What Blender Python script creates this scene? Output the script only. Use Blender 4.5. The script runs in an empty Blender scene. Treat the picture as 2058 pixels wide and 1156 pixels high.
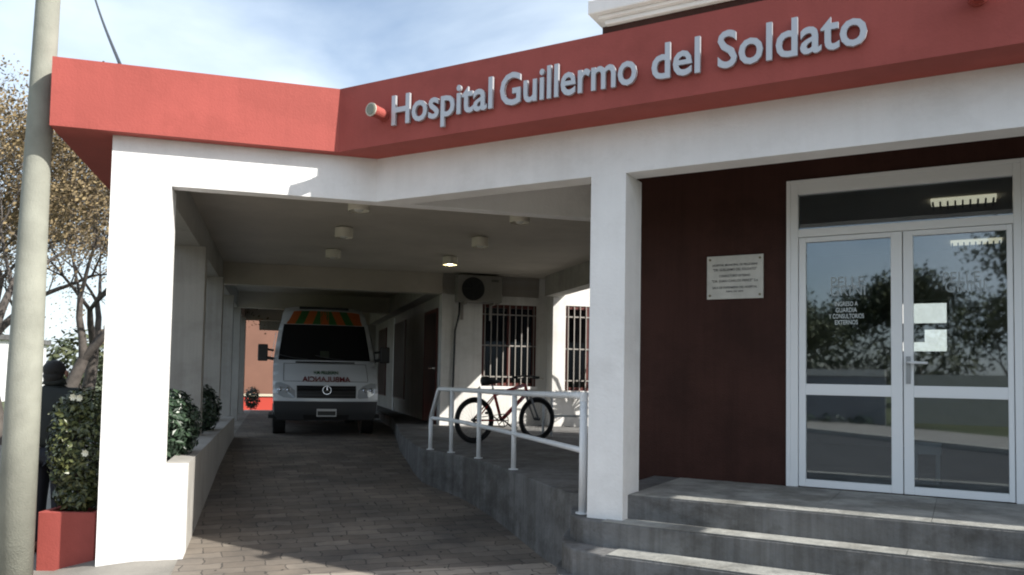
import bpy, bmesh, math, random
from mathutils import Vector, Matrix
R = math.radians
rnd = random.Random(7)
S = bpy.context.scene
COL = S.collection

# ------------------------------------------------------------------ frames
CX, CY = -1.1617, 6.6885                     # corner where the two white facades meet
AA, BB = .2826, -.5125                       # headings of the carport facade and of the entrance facade
def A(u, v, z=0.0): return (CX+math.cos(AA)*u-math.sin(AA)*v, CY+math.sin(AA)*u+math.cos(AA)*v, z)
def B(u, v, z=0.0): return (CX+math.cos(BB)*u-math.sin(BB)*v, CY+math.sin(BB)*u+math.cos(BB)*v, z)
def Wd(u, v, z=0.0): return (u, v, z)

# ------------------------------------------------------------------ materials
MATS = {}
def mat(name, col, rough=.6, metal=0, var=0, vscale=3, bump=0, bscale=80, spec=.5, col2=None, trans=0, emis=None, estr=0, detail=6, alpha=1, coat=0, streak=0, blotch=0):
    if name in MATS: return MATS[name]
    m = bpy.data.materials.new(name); m.use_nodes = True
    nt = m.node_tree; b = nt.nodes['Principled BSDF']
    b.inputs['Base Color'].default_value = (*col, 1)
    b.inputs['Roughness'].default_value = rough
    b.inputs['Metallic'].default_value = metal
    b.inputs['Specular IOR Level'].default_value = spec
    b.inputs['Transmission Weight'].default_value = trans
    b.inputs['Coat Weight'].default_value = coat
    tc = nt.nodes.new('ShaderNodeTexCoord')
    if var or col2:
        n = nt.nodes.new('ShaderNodeTexNoise'); n.inputs['Scale'].default_value = vscale
        n.inputs['Detail'].default_value = detail; n.inputs['Roughness'].default_value = .62
        nt.links.new(tc.outputs['Object'], n.inputs['Vector'])
        cr = nt.nodes.new('ShaderNodeValToRGB')
        cr.color_ramp.elements[0].position = .32; cr.color_ramp.elements[1].position = .68
        c2 = col2 or tuple(min(1, c*(1+var)) for c in col)
        c1 = col if col2 else tuple(c*(1-var) for c in col)
        cr.color_ramp.elements[0].color = (*c1, 1); cr.color_ramp.elements[1].color = (*c2, 1)
        nt.links.new(n.outputs['Fac'], cr.inputs['Fac']); nt.links.new(cr.outputs['Color'], b.inputs['Base Color'])
    if streak or blotch:
        src = b.inputs['Base Color'].links[0].from_socket if b.inputs['Base Color'].links else None
        for k_, sc_, (pa_, pb_) in ((streak, (7, 7, .35), (.42, .72)), (blotch, (1.1, 1.1, 1.6), (.48, .60))):
            if not k_: continue
            mp = nt.nodes.new('ShaderNodeMapping'); mp.inputs['Scale'].default_value = sc_; nt.links.new(tc.outputs['Object'], mp.inputs['Vector'])
            ns = nt.nodes.new('ShaderNodeTexNoise'); ns.inputs['Scale'].default_value = 1.3; ns.inputs['Detail'].default_value = 9; ns.inputs['Roughness'].default_value = .7
            nt.links.new(mp.outputs['Vector'], ns.inputs['Vector'])
            rp = nt.nodes.new('ShaderNodeValToRGB'); rp.color_ramp.elements[0].position = pa_; rp.color_ramp.elements[1].position = pb_
            rp.color_ramp.elements[0].color = (1, 1, 1, 1); rp.color_ramp.elements[1].color = (1-k_, 1-k_*1.05, 1-k_*1.12, 1)
            nt.links.new(ns.outputs['Fac'], rp.inputs['Fac'])
            ml = nt.nodes.new('ShaderNodeMix'); ml.data_type = 'RGBA'; ml.blend_type = 'MULTIPLY'; ml.inputs[0].default_value = 1
            if src: nt.links.new(src, ml.inputs[6])
            else: ml.inputs[6].default_value = (*col, 1)
            nt.links.new(rp.outputs['Color'], ml.inputs[7]); src = ml.outputs[2]
        nt.links.new(src, b.inputs['Base Color'])
    if bump:
        n2 = nt.nodes.new('ShaderNodeTexNoise'); n2.inputs['Scale'].default_value = bscale; n2.inputs['Detail'].default_value = 4
        nt.links.new(tc.outputs['Object'], n2.inputs['Vector'])
        bp = nt.nodes.new('ShaderNodeBump'); bp.inputs['Strength'].default_value = bump; bp.inputs['Distance'].default_value = .01
        nt.links.new(n2.outputs['Fac'], bp.inputs['Height']); nt.links.new(bp.outputs['Normal'], b.inputs['Normal'])
    if emis:
        b.inputs['Emission Color'].default_value = (*emis, 1); b.inputs['Emission Strength'].default_value = estr
    MATS[name] = m
    return m

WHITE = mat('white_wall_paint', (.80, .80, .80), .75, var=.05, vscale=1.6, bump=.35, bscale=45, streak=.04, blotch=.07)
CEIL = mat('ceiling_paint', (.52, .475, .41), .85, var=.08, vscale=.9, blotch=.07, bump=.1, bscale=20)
SHADEWHITE = mat('shade_darkened_white_paint', (.40, .385, .36), .8, var=.08, vscale=1.3, bump=.2, bscale=40, streak=.2, blotch=.12)  # the white paint darkened for surfaces in shade under the roof
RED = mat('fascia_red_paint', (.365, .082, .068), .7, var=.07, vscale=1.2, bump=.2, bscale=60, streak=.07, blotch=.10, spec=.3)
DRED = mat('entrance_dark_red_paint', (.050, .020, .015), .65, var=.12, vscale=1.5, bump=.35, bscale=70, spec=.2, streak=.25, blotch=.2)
CONC = mat('grey_concrete', (.155, .155, .155), .85, var=.3, vscale=2.2, bump=.9, bscale=28, streak=.45, blotch=.4)
LITCONC = mat('sunlit_tone_concrete', (.30, .30, .28), .7, var=.35, vscale=5, bump=.8, bscale=30, blotch=.35)  # concrete lightened so the step tops look sunlit
ALU = mat('white_lacquered_aluminium', (.82, .84, .86), .35)
RAILM = mat('white_railing_paint', (.74, .76, .78), .4, var=.04, vscale=9)
SILV = mat('brushed_silver', (.50, .51, .54), .4, .35)
BLACK = mat('black_rubber', (.012, .012, .013), .7)
DKPL = mat('dark_plastic', (.025, .026, .028), .5)
POLE = mat('weathered_concrete_pole', (.27, .275, .235), .9, var=.16, vscale=3.5, bump=.35, bscale=90)
WOODR = mat('dark_red_shutter', (.085, .018, .014), .5, var=.3, vscale=6)
BARM = mat('pale_bar_paint', (.30, .28, .26), .5)
CHROME = mat('polished_metal', (.75, .75, .76), .15, 1)
SALMON = mat('salmon_wall_paint', (.20, .10, .07), .8, var=.1, vscale=1)
LAMPW = mat('lamp_white_shade', (.75, .72, .62), .5)
BARK = mat('grey_brown_bark', (.085, .073, .065), .9, var=.4, vscale=5, bump=.8, bscale=18)
SKIN = mat('skin', (.32, .17, .12), .5)
JACK = mat('dark_green_black_jacket', (.010, .014, .013), .7, var=.3, vscale=8)
HAIR = mat('black_hair', (.008, .007, .007), .6, bump=.8, bscale=120)
TROU = mat('dark_trousers', (.012, .013, .02), .8)

def leafmat(name, c1, c2, rough=.45):
    m = bpy.data.materials.new(name); m.use_nodes = True; nt = m.node_tree; b = nt.nodes['Principled BSDF']
    g = nt.nodes.new('ShaderNodeNewGeometry'); cr = nt.nodes.new('ShaderNodeValToRGB')
    cr.color_ramp.elements[0].color = (*c1, 1); cr.color_ramp.elements[1].color = (*c2, 1)
    nt.links.new(g.outputs['Random Per Island'], cr.inputs['Fac']); nt.links.new(cr.outputs['Color'], b.inputs['Base Color'])
    b.inputs['Roughness'].default_value = rough
    MATS[name] = m; return m
LEAF = leafmat('shrub_leaf', (.015, .03, .014), (.13, .14, .05), .35)
LEAFB = leafmat('glossy_dark_leaf', (.015, .028, .018), (.05, .085, .05), .35)
LEAFT = leafmat('golden_seed_cluster', (.12, .09, .055), (.27, .20, .10), .9)
LEAFG = leafmat('olive_leaf', (.03, .045, .02), (.09, .10, .045), .6)
FLOW = mat('pale_flower', (.7, .68, .55), .6)
GRASSM = mat('grass', (.05, .075, .03), .9, col2=(.12, .12, .055), vscale=2.5, bump=.6, bscale=60)
ASPH = mat('asphalt', (.065, .065, .066), .85, var=.2, vscale=1.3, bump=.5, bscale=60)

def paver_mat(nm='interlocking_pavers', k=1.0):
    m = bpy.data.materials.new(nm); m.use_nodes = True; nt = m.node_tree; N = nt.nodes; L = nt.links
    b = N['Principled BSDF']; b.inputs['Roughness'].default_value = .8
    tc = N.new('ShaderNodeTexCoord'); mp = N.new('ShaderNodeMapping'); mp.inputs['Rotation'].default_value = (0, 0, -AA+R(-4))
    L.new(tc.outputs['Object'], mp.inputs['Vector'])
    dn = N.new('ShaderNodeTexNoise'); dn.inputs['Scale'].default_value = 6; dn.inputs['Detail'].default_value = 2
    L.new(tc.outputs['Object'], dn.inputs['Vector'])
    ma = N.new('ShaderNodeVectorMath'); ma.operation = 'MULTIPLY_ADD'; ma.inputs[1].default_value = (.11, .11, 0)
    L.new(dn.outputs['Color'], ma.inputs[0]); L.new(mp.outputs['Vector'], ma.inputs[2])
    br = N.new('ShaderNodeTexBrick'); br.inputs['Scale'].default_value = 1
    br.inputs['Brick Width'].default_value = .30; br.inputs['Row Height'].default_value = .155
    br.inputs['Mortar Size'].default_value = .006; br.inputs['Mortar Smooth'].default_value = .3; br.inputs['Bias'].default_value = .1
    br.inputs['Color1'].default_value = (.225, .208, .183, 1); br.inputs['Color2'].default_value = (.145, .130, .113, 1)
    br.inputs['Mortar'].default_value = (.07, .066, .062, 1)
    L.new(ma.outputs[0], br.inputs['Vector'])
    n = N.new('ShaderNodeTexNoise'); n.inputs['Scale'].default_value = 1.1; n.inputs['Detail'].default_value = 8; n.inputs['Roughness'].default_value = .7
    L.new(tc.outputs['Object'], n.inputs['Vector'])
    cr = N.new('ShaderNodeValToRGB'); cr.color_ramp.elements[0].position = .35; cr.color_ramp.elements[1].position = .7
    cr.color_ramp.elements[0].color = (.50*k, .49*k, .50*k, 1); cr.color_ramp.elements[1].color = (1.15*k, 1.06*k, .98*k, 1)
    L.new(n.outputs['Fac'], cr.inputs['Fac'])
    mx = N.new('ShaderNodeMix'); mx.data_type = 'RGBA'; mx.blend_type = 'MULTIPLY'; mx.inputs[0].default_value = 1
    L.new(br.outputs['Color'], mx.inputs[6]); L.new(cr.outputs['Color'], mx.inputs[7])
    # scattered dark gaps where the joints have lost their sand
    vo = N.new('ShaderNodeTexVoronoi'); vo.inputs['Scale'].default_value = 4.2; vo.inputs['Randomness'].default_value = .7
    m2 = N.new('ShaderNodeMapping'); m2.inputs['Scale'].default_value = (1.9, 1, 1); m2.inputs['Rotation'].default_value = (0, 0, -AA)
    L.new(tc.outputs['Object'], m2.inputs['Vector']); L.new(m2.outputs['Vector'], vo.inputs['Vector'])
    c3 = N.new('ShaderNodeValToRGB'); c3.color_ramp.elements[0].position = .06; c3.color_ramp.elements[1].position = .10
    c3.color_ramp.elements[0].color = (.12, .12, .12, 1); c3.color_ramp.elements[1].color = (1, 1, 1, 1)
    L.new(vo.outputs['Distance'], c3.inputs['Fac'])
    m3 = N.new('ShaderNodeMix'); m3.data_type = 'RGBA'; m3.blend_type = 'MULTIPLY'; m3.inputs[0].default_value = 1
    L.new(mx.outputs[2], m3.inputs[6]); L.new(c3.outputs['Color'], m3.inputs[7]); L.new(m3.outputs[2], b.inputs['Base Color'])
    bp = N.new('ShaderNodeBump'); bp.inputs['Strength'].default_value = .6; bp.inputs['Distance'].default_value = .01
    sm = N.new('ShaderNodeMath'); sm.operation = 'SUBTRACT'; L.new(n.outputs['Fac'], sm.inputs[0]); L.new(br.outputs['Fac'], sm.inputs[1])
    L.new(sm.outputs[0], bp.inputs['Height']); L.new(bp.outputs['Normal'], b.inputs['Normal'])
    return m
PAVE = paver_mat('interlocking_pavers', 1.2); PAVE2 = paver_mat('sunlit_tone_pavers', 2.2)  # second set is the same paving, lightened to read as sunlit

def glass_mat(name, refl=.25, tint=(.45, .5, .5)):
    m = bpy.data.materials.new(name); m.use_nodes = True; nt = m.node_tree; N = nt.nodes; L = nt.links
    N.remove(N['Principled BSDF']); out = N['Material Output']
    g = N.new('ShaderNodeBsdfGlossy'); g.inputs['Roughness'].default_value = .022; g.inputs['Color'].default_value = (.9, .95, 1, 1)
    t = N.new('ShaderNodeBsdfTransparent'); t.inputs['Color'].default_value = (*tint, 1)
    f = N.new('ShaderNodeFresnel'); f.inputs['IOR'].default_value = 1.5
    ad = N.new('ShaderNodeMath'); ad.operation = 'ADD'; ad.inputs[1].default_value = refl; ad.use_clamp = True
    mx = N.new('ShaderNodeMixShader')
    L.new(f.outputs[0], ad.inputs[0]); L.new(ad.outputs[0], mx.inputs[0]); L.new(t.outputs[0], mx.inputs[1]); L.new(g.outputs[0], mx.inputs[2])
    L.new(mx.outputs[0], out.inputs['Surface'])
    return m
GLASS = glass_mat('door_glass', .11, (.70, .75, .76))
DGLASS = glass_mat('tinted_window_glass', .03, (.10, .11, .12))

COURT = mat('court_wall_paint', (.72, .71, .69), .8, var=.06, vscale=1.3, bump=.2, bscale=40, streak=.15, blotch=.1)
# ------------------------------------------------------------------ mesh builder
class MB:
    def __init__(s, F=Wd): s.v = []; s.f = []; s.F = F
    def add(s, vs, fs):
        o = len(s.v); s.v += [tuple(p) for p in vs]; s.f += [tuple(i+o for i in f) for f in fs]; return s
    def box(s, u0, u1, v0, v1, z0, z1):
        F = s.F
        vs = [F(u0, v0, z0), F(u1, v0, z0), F(u1, v1, z0), F(u0, v1, z0), F(u0, v0, z1), F(u1, v0, z1), F(u1, v1, z1), F(u0, v1, z1)]
        return s.add(vs, [(3, 2, 1, 0), (4, 5, 6, 7), (0, 1, 5, 4), (1, 2, 6, 5), (2, 3, 7, 6), (3, 0, 4, 7)])
    def prism(s, pts, z0, z1):
        """pts: world xy outline, counter-clockwise"""
        n = len(pts)
        vs = [(p[0], p[1], z0) for p in pts]+[(p[0], p[1], z1) for p in pts]
        return s.add(vs, [tuple(range(n-1, -1, -1)), tuple(range(n, 2*n))]+[(i, (i+1) % n, n+(i+1) % n, n+i) for i in range(n)])
    def tube(s, path, rad, n=10, cap=True):
        P = [Vector(p) for p in path]; k = len(P)
        rr = rad if isinstance(rad, (list, tuple)) else [rad]*k
        vs = []; fs = []; prev = None
        for i in range(k):
            t = (P[min(i+1, k-1)]-P[max(i-1, 0)]); t = t.normalized() if t.length > 1e-9 else Vector((0, 0, 1))
            if prev is None:
                a = t.orthogonal().normalized()
            else:
                a = prev-t*prev.dot(t); a = a.normalized() if a.length > 1e-6 else t.orthogonal().normalized()
            prev = a; b = t.cross(a)
            for j in range(n):
                an = 2*math.pi*j/n; vs.append(P[i]+(a*math.cos(an)+b*math.sin(an))*rr[i])
        for i in range(k-1):
            for j in range(n): fs.append((i*n+j, i*n+(j+1) % n, (i+1)*n+(j+1) % n, (i+1)*n+j))
        if cap: fs += [tuple(range(n-1, -1, -1)), tuple((k-1)*n+j for j in range(n))]
        return s.add(vs, fs)
    def torus(s, c, ax, r, t, n=40, m=8):
        c = Vector(c); ax = Vector(ax).normalized(); a = ax.orthogonal().normalized(); b = ax.cross(a)
        vs = []; fs = []
        for i in range(n):
            th = 2*math.pi*i/n; d = a*math.cos(th)+b*math.sin(th)
            for j in range(m):
                ph = 2*math.pi*j/m; vs.append(c+d*(r+t*math.cos(ph))+ax*t*math.sin(ph))
        for i in range(n):
            for j in range(m): fs.append((i*m+j, ((i+1) % n)*m+j, ((i+1) % n)*m+(j+1) % m, i*m+(j+1) % m))
        return s.add(vs, fs)
    def ball(s, c, r, n=10, m=7):
        if not isinstance(r, (tuple, list)): r = (r, r, r)
        vs = []; fs = []
        for i in range(m+1):
            th = math.pi*i/m
            for j in range(n):
                ph = 2*math.pi*j/n
                vs.append((c[0]+r[0]*math.sin(th)*math.cos(ph), c[1]+r[1]*math.sin(th)*math.sin(ph), c[2]+r[2]*math.cos(th)))
        for i in range(m):
            for j in range(n): fs.append((i*n+j, (i+1)*n+j, (i+1)*n+(j+1) % n, i*n+(j+1) % n))
        return s.add(vs, fs)
    def make(s, name, m, parent=None, bev=0, smooth=False, origin=None):
        me = bpy.data.meshes.new(name)
        par = parent
        o = bpy.data.objects.new(name, me)
        base = Vector((0, 0, 0))
        while par is not None:
            base += Vector(par.location); par = par.parent
        if parent is None and origin is not None:
            o.location = origin; base = Vector(origin)
        elif origin is not None:
            o.location = Vector(origin)-base; base = Vector(origin)
        me.from_pydata([tuple(Vector(p)-base) for p in s.v], [], s.f); me.update()
        bm = bmesh.new(); bm.from_mesh(me); bmesh.ops.remove_doubles(bm, verts=bm.verts, dist=1e-6) if smooth else None
        bmesh.ops.recalc_face_normals(bm, faces=bm.faces); bm.to_mesh(me); bm.free()
        me.materials.append(m)
        if smooth:
            for p in me.polygons: p.use_smooth = True
        if bev:
            md = o.modifiers.new('bevel', 'BEVEL'); md.width = bev; md.segments = 2; md.limit_method = 'ANGLE'
        COL.objects.link(o); o.parent = parent
        return o

def thing(name, label, cat, loc, group=None):
    o = bpy.data.objects.new(name, None); COL.objects.link(o); o.location = loc; o.empty_display_size = .1
    o['label'] = label; o['category'] = cat
    if group: o['group'] = group
    return o
def tag(o, label, cat, group=None):
    o['label'] = label; o['category'] = cat
    if group: o['group'] = group
    return o
def struct(o, kind='structure'):
    o['kind'] = kind; return o
def copy_tree(root, loc, label, group=None):
    r = root.copy(); COL.objects.link(r); r.location = loc; r['label'] = label
    if group: r['group'] = group
    for ch in list(root.children):
        c = ch.copy(); COL.objects.link(c); c.parent = r
        for g in ch.children:
            d = g.copy(); COL.objects.link(d); d.parent = c
    return r

def text_geo(body, cap=None, width=None, depth=.004, offset=0, spacing=1.0):
    """filled, extruded lettering; returns verts (x right, y up, z out) and faces, left baseline at 0"""
    cu = bpy.data.curves.new('t', 'FONT'); cu.body = body; cu.size = 1; cu.extrude = .5; cu.offset = offset; cu.resolution_u = 3
    cu.space_character = spacing
    o = bpy.data.objects.new('t', cu); COL.objects.link(o)
    dg = bpy.context.evaluated_depsgraph_get(); dg.update()
    me = bpy.data.meshes.new_from_object(o.evaluated_get(dg))
    vs = [Vector(v.co) for v in me.vertices]; fs = [tuple(p.vertices) for p in me.polygons]
    bpy.data.objects.remove(o); bpy.data.curves.remove(cu); bpy.data.meshes.remove(me)
    if not vs: return [], [], 0
    return vs, fs, max(v.x for v in vs)
CAPH = .69
def put_text(mb, body, place, cap, width=None, depth=.004, offset=.0, align='L', mirror=False):
    """place(x, y, z) -> world; x along the line, y up, z out of the surface"""
    vs, fs, _ = text_geo(body, offset=offset)
    x0 = min(v.x for v in vs); x1 = max(v.x for v in vs); sy = cap/CAPH
    sx = width/(x1-x0) if width else sy
    w = (x1-x0)*sx; off = {'L': 0, 'C': -w/2}[align]
    out = []
    for v in vs:
        x = (v.x-x0)*sx+off
        if mirror: x = -x
        out.append(place(x, v.y*sy, (v.z+.5)*depth))
    mb.add(out, fs)
    return w

# ------------------------------------------------------------------ ground
VT = [(-1.6, 0), (-.3, .03), (.8, .09), (2.3, .20), (4, .33), (6, .40), (7.5, .42), (17, .42), (21, .27), (60, .27)]
def gz(u, v):
    if v <= VT[0][0]: z = 0
    else:
        for (a, x), (b, y) in zip(VT, VT[1:]):
            if a <= v <= b: z = x+(y-x)*(v-a)/(b-a); break
    k = min(1, max(0, (u+2.35)/.35))
    lo = -.07*min(1, max(0, (-u-1.9)/.5))
    return z*k+lo*(1 if v > -3 else max(0, (v+6)/3))
def grid(name, us, vs_, m, dz=0):
    mb = MB(); V = []; n = len(us)
    for v in vs_:
        for u in us: V.append(A(u, v, gz(u, v)+dz))
    F = [(j*n+i, j*n+i+1, (j+1)*n+i+1, (j+1)*n+i) for j in range(len(vs_)-1) for i in range(n-1)]
    mb.add(V, F); o = mb.make(name, m, smooth=True); return struct(o)
def rng(a, b, s):
    n = max(1, round((b-a)/s)); return [a+(b-a)*i/n for i in range(n+1)]
grid('driveway', rng(-1.45, 2.3, .25), rng(-.6, 24, .3), PAVE)
grid('sidewalk', rng(-9, 12, .3), rng(-5.2, -.6, .3), PAVE2)
grid('side_path', rng(-7, -1.45, .3), rng(-.6, 24, .4), mat('worn_cement_path', (.24, .225, .20), .9, var=.2, vscale=1.5, bump=.5, bscale=40))
g = MB().box(-400, 400, -400, 400, -.6, -.17).make('ground', GRASSM); struct(g)
# the street in front, its kerbs
rd = MB(A).box(-90, 90, -13.5, -5.5, -.5, -.10).make('street', ASPH); struct(rd)
kb = MB(A).box(-60, 60, -5.5, -5.2, -.5, .01); kb.box(-90, 90, -13.8, -13.5, -.5, .03); struct(kb.make('kerb', mat('kerb_concrete', (.42, .40, .36), .8, var=.1), bev=.01))
fp = MB(A).box(-90, 90, -17.4, -13.8, -.5, .02).make('far_sidewalk', mat('far_cement', (.30, .28, .25), .9, var=.15, vscale=1)); struct(fp)

# ------------------------------------------------------------------ the hospital building
HS, HB, FT = 3.31, 2.95, 3.834
b0 = thing('hospital_building', 'white hospital with red fascia, arcaded carport on the left and dark red entrance wall', 'hospital', (CX, CY, 0))
def xy(p): return (p[0], p[1])
# roof slab (its underside is the carport ceiling)
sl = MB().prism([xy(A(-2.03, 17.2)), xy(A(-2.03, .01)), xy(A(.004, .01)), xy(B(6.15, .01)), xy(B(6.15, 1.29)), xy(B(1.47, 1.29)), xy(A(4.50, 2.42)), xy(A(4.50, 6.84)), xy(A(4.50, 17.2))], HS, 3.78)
sl.make('ceiling_slab', CEIL, b0)
# red fascia band
ic = math.tan((AA-BB)/2)
# offset corner of the fascia: solve in world
def off_corner(oa, ob):
    # n_A = (sin a, -cos a), n_B likewise ; find p with p.nA=oa, p.nB=ob
    a1, a2 = math.sin(AA), -math.cos(AA); b1, b2 = math.sin(BB), -math.cos(BB)
    det = a1*b2-a2*b1
    return (CX+(oa*b2-ob*a2)/det, CY+(a1*ob-b1*oa)/det)
bc = off_corner(.1158, .3155)
fa = MB().prism([xy(A(-2.436, 17.3)), xy(A(-2.436, -.1158)), bc, xy(B(6.2, -.3155)), xy(B(6.2, -.002)), off_corner(.002, .002), xy(A(-2.03, -.002)), xy(A(-2.034, 17.3))], HS+.002, FT)
fa.make('fascia', RED, b0)
# white beams behind the fascia
bm_ = MB().prism([xy(A(-2.027, 0)), xy(A(3.70, 0)), xy(A(3.70, .147)), xy(A(-2.027, .147))], HB, HS+.01); bm_.make('beam', WHITE, b0)
mb = MB().prism([(CX, CY), xy(B(6.15, 0)), xy(B(6.15, .20)), xy(A(.28, -.001))], HB, HS+.01); mb.make('beam', WHITE, b0)
# front columns
MB(A).box(-2.027, -1.593, 0, .30, -.15, HB).make('column', WHITE, b0)
c2 = MB(B).box(1.965, 2.231, .0, .315, .45, HB-.0005); c2.make('column', WHITE, b0)
# arcade columns, each of its own
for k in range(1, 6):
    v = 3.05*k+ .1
    MB(A).box(-2.02, -1.595, v, v+.28, .3, HB).make('column', SHADEWHITE, b0)
MB(A).box(-2.02, -1.66, .147, 17.2, HB+.001, HS+.01).make('beam', SHADEWHITE, b0)
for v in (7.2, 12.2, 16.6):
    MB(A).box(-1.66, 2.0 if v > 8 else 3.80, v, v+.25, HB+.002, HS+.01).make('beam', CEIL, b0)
MB(A).box(3.80, 4.05, 1.55, 6.85, HB+.001, HS+.01).make('beam', SHADEWHITE, b0)
MB(A).box(1.74, 2.0, 7.45, 16.6, HB+.0, HS+.01).make('beam', SHADEWHITE, b0)
# low wall between the columns: sunlit end white, shaded length in the darkened white
MB(A).box(-1.5945, -1.4165, .003, .22, -.1, .762).make('sunlit_wall_end', WHITE, b0)
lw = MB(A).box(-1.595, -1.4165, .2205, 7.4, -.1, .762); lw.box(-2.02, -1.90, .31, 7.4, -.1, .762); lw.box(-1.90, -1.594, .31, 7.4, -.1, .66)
lw.make('planter_wall', SHADEWHITE, b0)
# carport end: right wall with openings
MB(A).box(2.0, 2.35, 7.45, 17.2, .0, HS).make('wall', SHADEWHITE, b0)
MB(A).box(-1.3, 2.4, 17.25, 17.5, 2.72, HS+.01).make('wall', SHADEWHITE, b0); MB(A).box(.15, 2.4, 17.25, 17.5, 0, 2.72).make('wall', SHADEWHITE, b0)
# back wall of the small court, with the two barred windows
def wall_with_hole(F, u0, u1, v0, v1, z0, z1, hu0, hu1, hz0, hz1):
    m = MB(F); m.box(u0, hu0, v0, v1, z0, z1); m.box(hu1, u1, v0, v1, z0, z1)
    m.box(hu0, hu1, v0, v1, z0, hz0); m.box(hu0, hu1, v0, v1, hz1, z1); return m
W1 = (2.74, 3.76, 1.33, 2.80)
wall_with_hole(A, 2.0, 3.96, 7.2, 7.45, 0, HS+.005, *W1).make('wall', COURT, b0)
W2 = (4.20, 5.10, 1.27, 2.80)
wall_with_hole(A, 3.96, 8.0, 6.85, 7.2, 0, 3.9, *W2).make('wall', COURT, b0)
# entrance block
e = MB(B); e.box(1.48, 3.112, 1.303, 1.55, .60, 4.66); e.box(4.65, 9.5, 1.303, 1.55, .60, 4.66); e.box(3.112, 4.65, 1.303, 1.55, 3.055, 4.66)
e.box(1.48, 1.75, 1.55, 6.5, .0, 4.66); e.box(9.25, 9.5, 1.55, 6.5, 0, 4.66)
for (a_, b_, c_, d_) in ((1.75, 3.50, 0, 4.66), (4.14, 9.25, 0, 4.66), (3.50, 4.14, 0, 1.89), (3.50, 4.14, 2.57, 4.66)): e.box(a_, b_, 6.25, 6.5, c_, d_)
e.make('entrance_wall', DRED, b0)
m = MB(B); m.box(3.50, 3.53, 6.30, 6.36, 1.89, 2.57); m.box(4.11, 4.14, 6.30, 6.36, 1.89, 2.57); m.box(3.53, 4.11, 6.30, 6.36, 1.89, 1.92); m.box(3.53, 4.11, 6.30, 6.36, 2.54, 2.57); m.box(3.53, 4.11, 6.30, 6.36, 2.20, 2.28); bw = m.make('window', DKPL, b0)
m = MB(B).box(3.53, 3.86, 6.33, 6.335, 2.04, 2.20).make('blind', mat('grey_blind', (.10, .11, .13), .7), bw)
ax_ = thing('rear_annex', 'sunlit white annex seen through the lobby and its small back window', 'building', A(13, 9.5, 0))
MB(A).box(8.3, 19, 9.0, 13, -.1, 3.9).make('wall', WHITE, ax_); MB(A).box(8.2, 19.1, 8.8, 13.1, 3.9, 4.1).make('roof', CONC, ax_)
MB(B).box(1.62, 9.48, 1.32, 6.48, 4.35, 4.45).make('upper_roof', CONC, b0)
co = MB(B)
for (u, v, za, zb) in ((1.52, 1.255, 4.655, 4.70), (1.47, 1.215, 4.70, 4.735), (1.395, 1.16, 4.735, 4.865)):
    co.box(u, 9.7, v, 6.6, za, zb)
co.make('cornice', WHITE, b0, bev=.012)
# lobby inside
lo = MB(B); lo.box(1.76, 9.24, 1.56, 6.24, .60, .684); lo.make('lobby_floor', mat('lobby_tile', (.22, .15, .11), .25, var=.15, vscale=2), b0)
lo = MB(B); lo.box(1.76, 9.24, 1.56, 6.24, 3.20, 3.26); lo.make('lobby_ceiling', CEIL, b0)
lo = MB(B); lo.box(1.76, 3.50, 6.18, 6.24, .69, 3.19); lo.box(4.14, 9.24, 6.18, 6.24, .69, 3.19); lo.box(3.50, 4.14, 6.18, 6.24, .69, 1.89); lo.box(3.50, 4.14, 6.18, 6.24, 2.57, 3.19); lo.box(1.76, 1.80, 1.56, 6.17, .69, 3.19); lo.box(6.3, 6.4, 1.56, 6.17, .69, 3.19)
lo.make('lobby_wall', mat('lobby_paint', (.42, .42, .40), .8), b0)
# unseen wall added further right to keep sun off the back of the terrace
MB(B).box(6.25, 11.5, .42, 1.30, .0, 4.1).make('added_shade_wall', DRED, b0)

# entrance door: frame, two leaves, transom
dr = MB(B); V0, V1 = 1.285, 1.36
def bar(m, u0, u1, z0, z1, v0=V0, v1=V1): m.box(u0, u1, v0, v1, z0, z1)
bar(dr, 3.112, 3.168, .69, 3.055); bar(dr, 4.602, 4.65, .69, 3.055); bar(dr, 3.168, 4.602, 2.97, 3.055); bar(dr, 3.168, 4.602, 2.632, 2.694)
bar(dr, 3.08, 3.112, .69, 3.085, 1.28, 1.302); bar(dr, 4.65, 4.68, .69, 3.085, 1.28, 1.302); bar(dr, 3.112, 4.65, 3.055, 3.085, 1.28, 1.302)
door = dr.make('door', ALU, b0, bev=.004)
MB(B).box(3.17, 4.60, 1.32, 1.326, 2.69, 2.975).make('transom_pane', GLASS, door)
for (u0, u1, g0, g1) in ((3.172, 3.902, 3.225, 3.825), (3.908, 4.598, 3.975, 4.562)):
    m = MB(B); VA, VB = 1.296, 1.345
    bar(m, u0, g0, .695, 2.628, VA, VB); bar(m, g1, u1, .695, 2.628, VA, VB)
    bar(m, g0, g1, .695, .752, VA, VB); bar(m, g0, g1, 1.401, 1.487, VA, VB); bar(m, g0, g1, 2.59, 2.628, VA, VB)
    m.make('door_leaf', ALU, door, bev=.004)
    MB(B).box(g0-.004, g1+.004, 1.318, 1.324, .748, 1.405).make('glass_pane', GLASS, door)
    MB(B).box(g0-.004, g1+.004, 1.318, 1.324, 1.483, 2.594).make('glass_pane', GLASS, door)
h = MB(B); h.box(3.925, 3.955, 1.288, 1.297, 1.50, 1.70); h.make('lock_plate', mat('grey_metal', (.35, .36, .37), .35, .8), door)
h = MB(); h.tube([B(3.94, 1.29, 1.655), B(3.94, 1.245, 1.655), B(3.96, 1.235, 1.655), B(4.07, 1.235, 1.652)], .010, 8); h.make('door_handle', RAILM, door, smooth=True)
ETCH = mat('etched_film', (.36, .41, .44), .6); WLET = mat('white_vinyl', (.62, .68, .70), .6)
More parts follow.
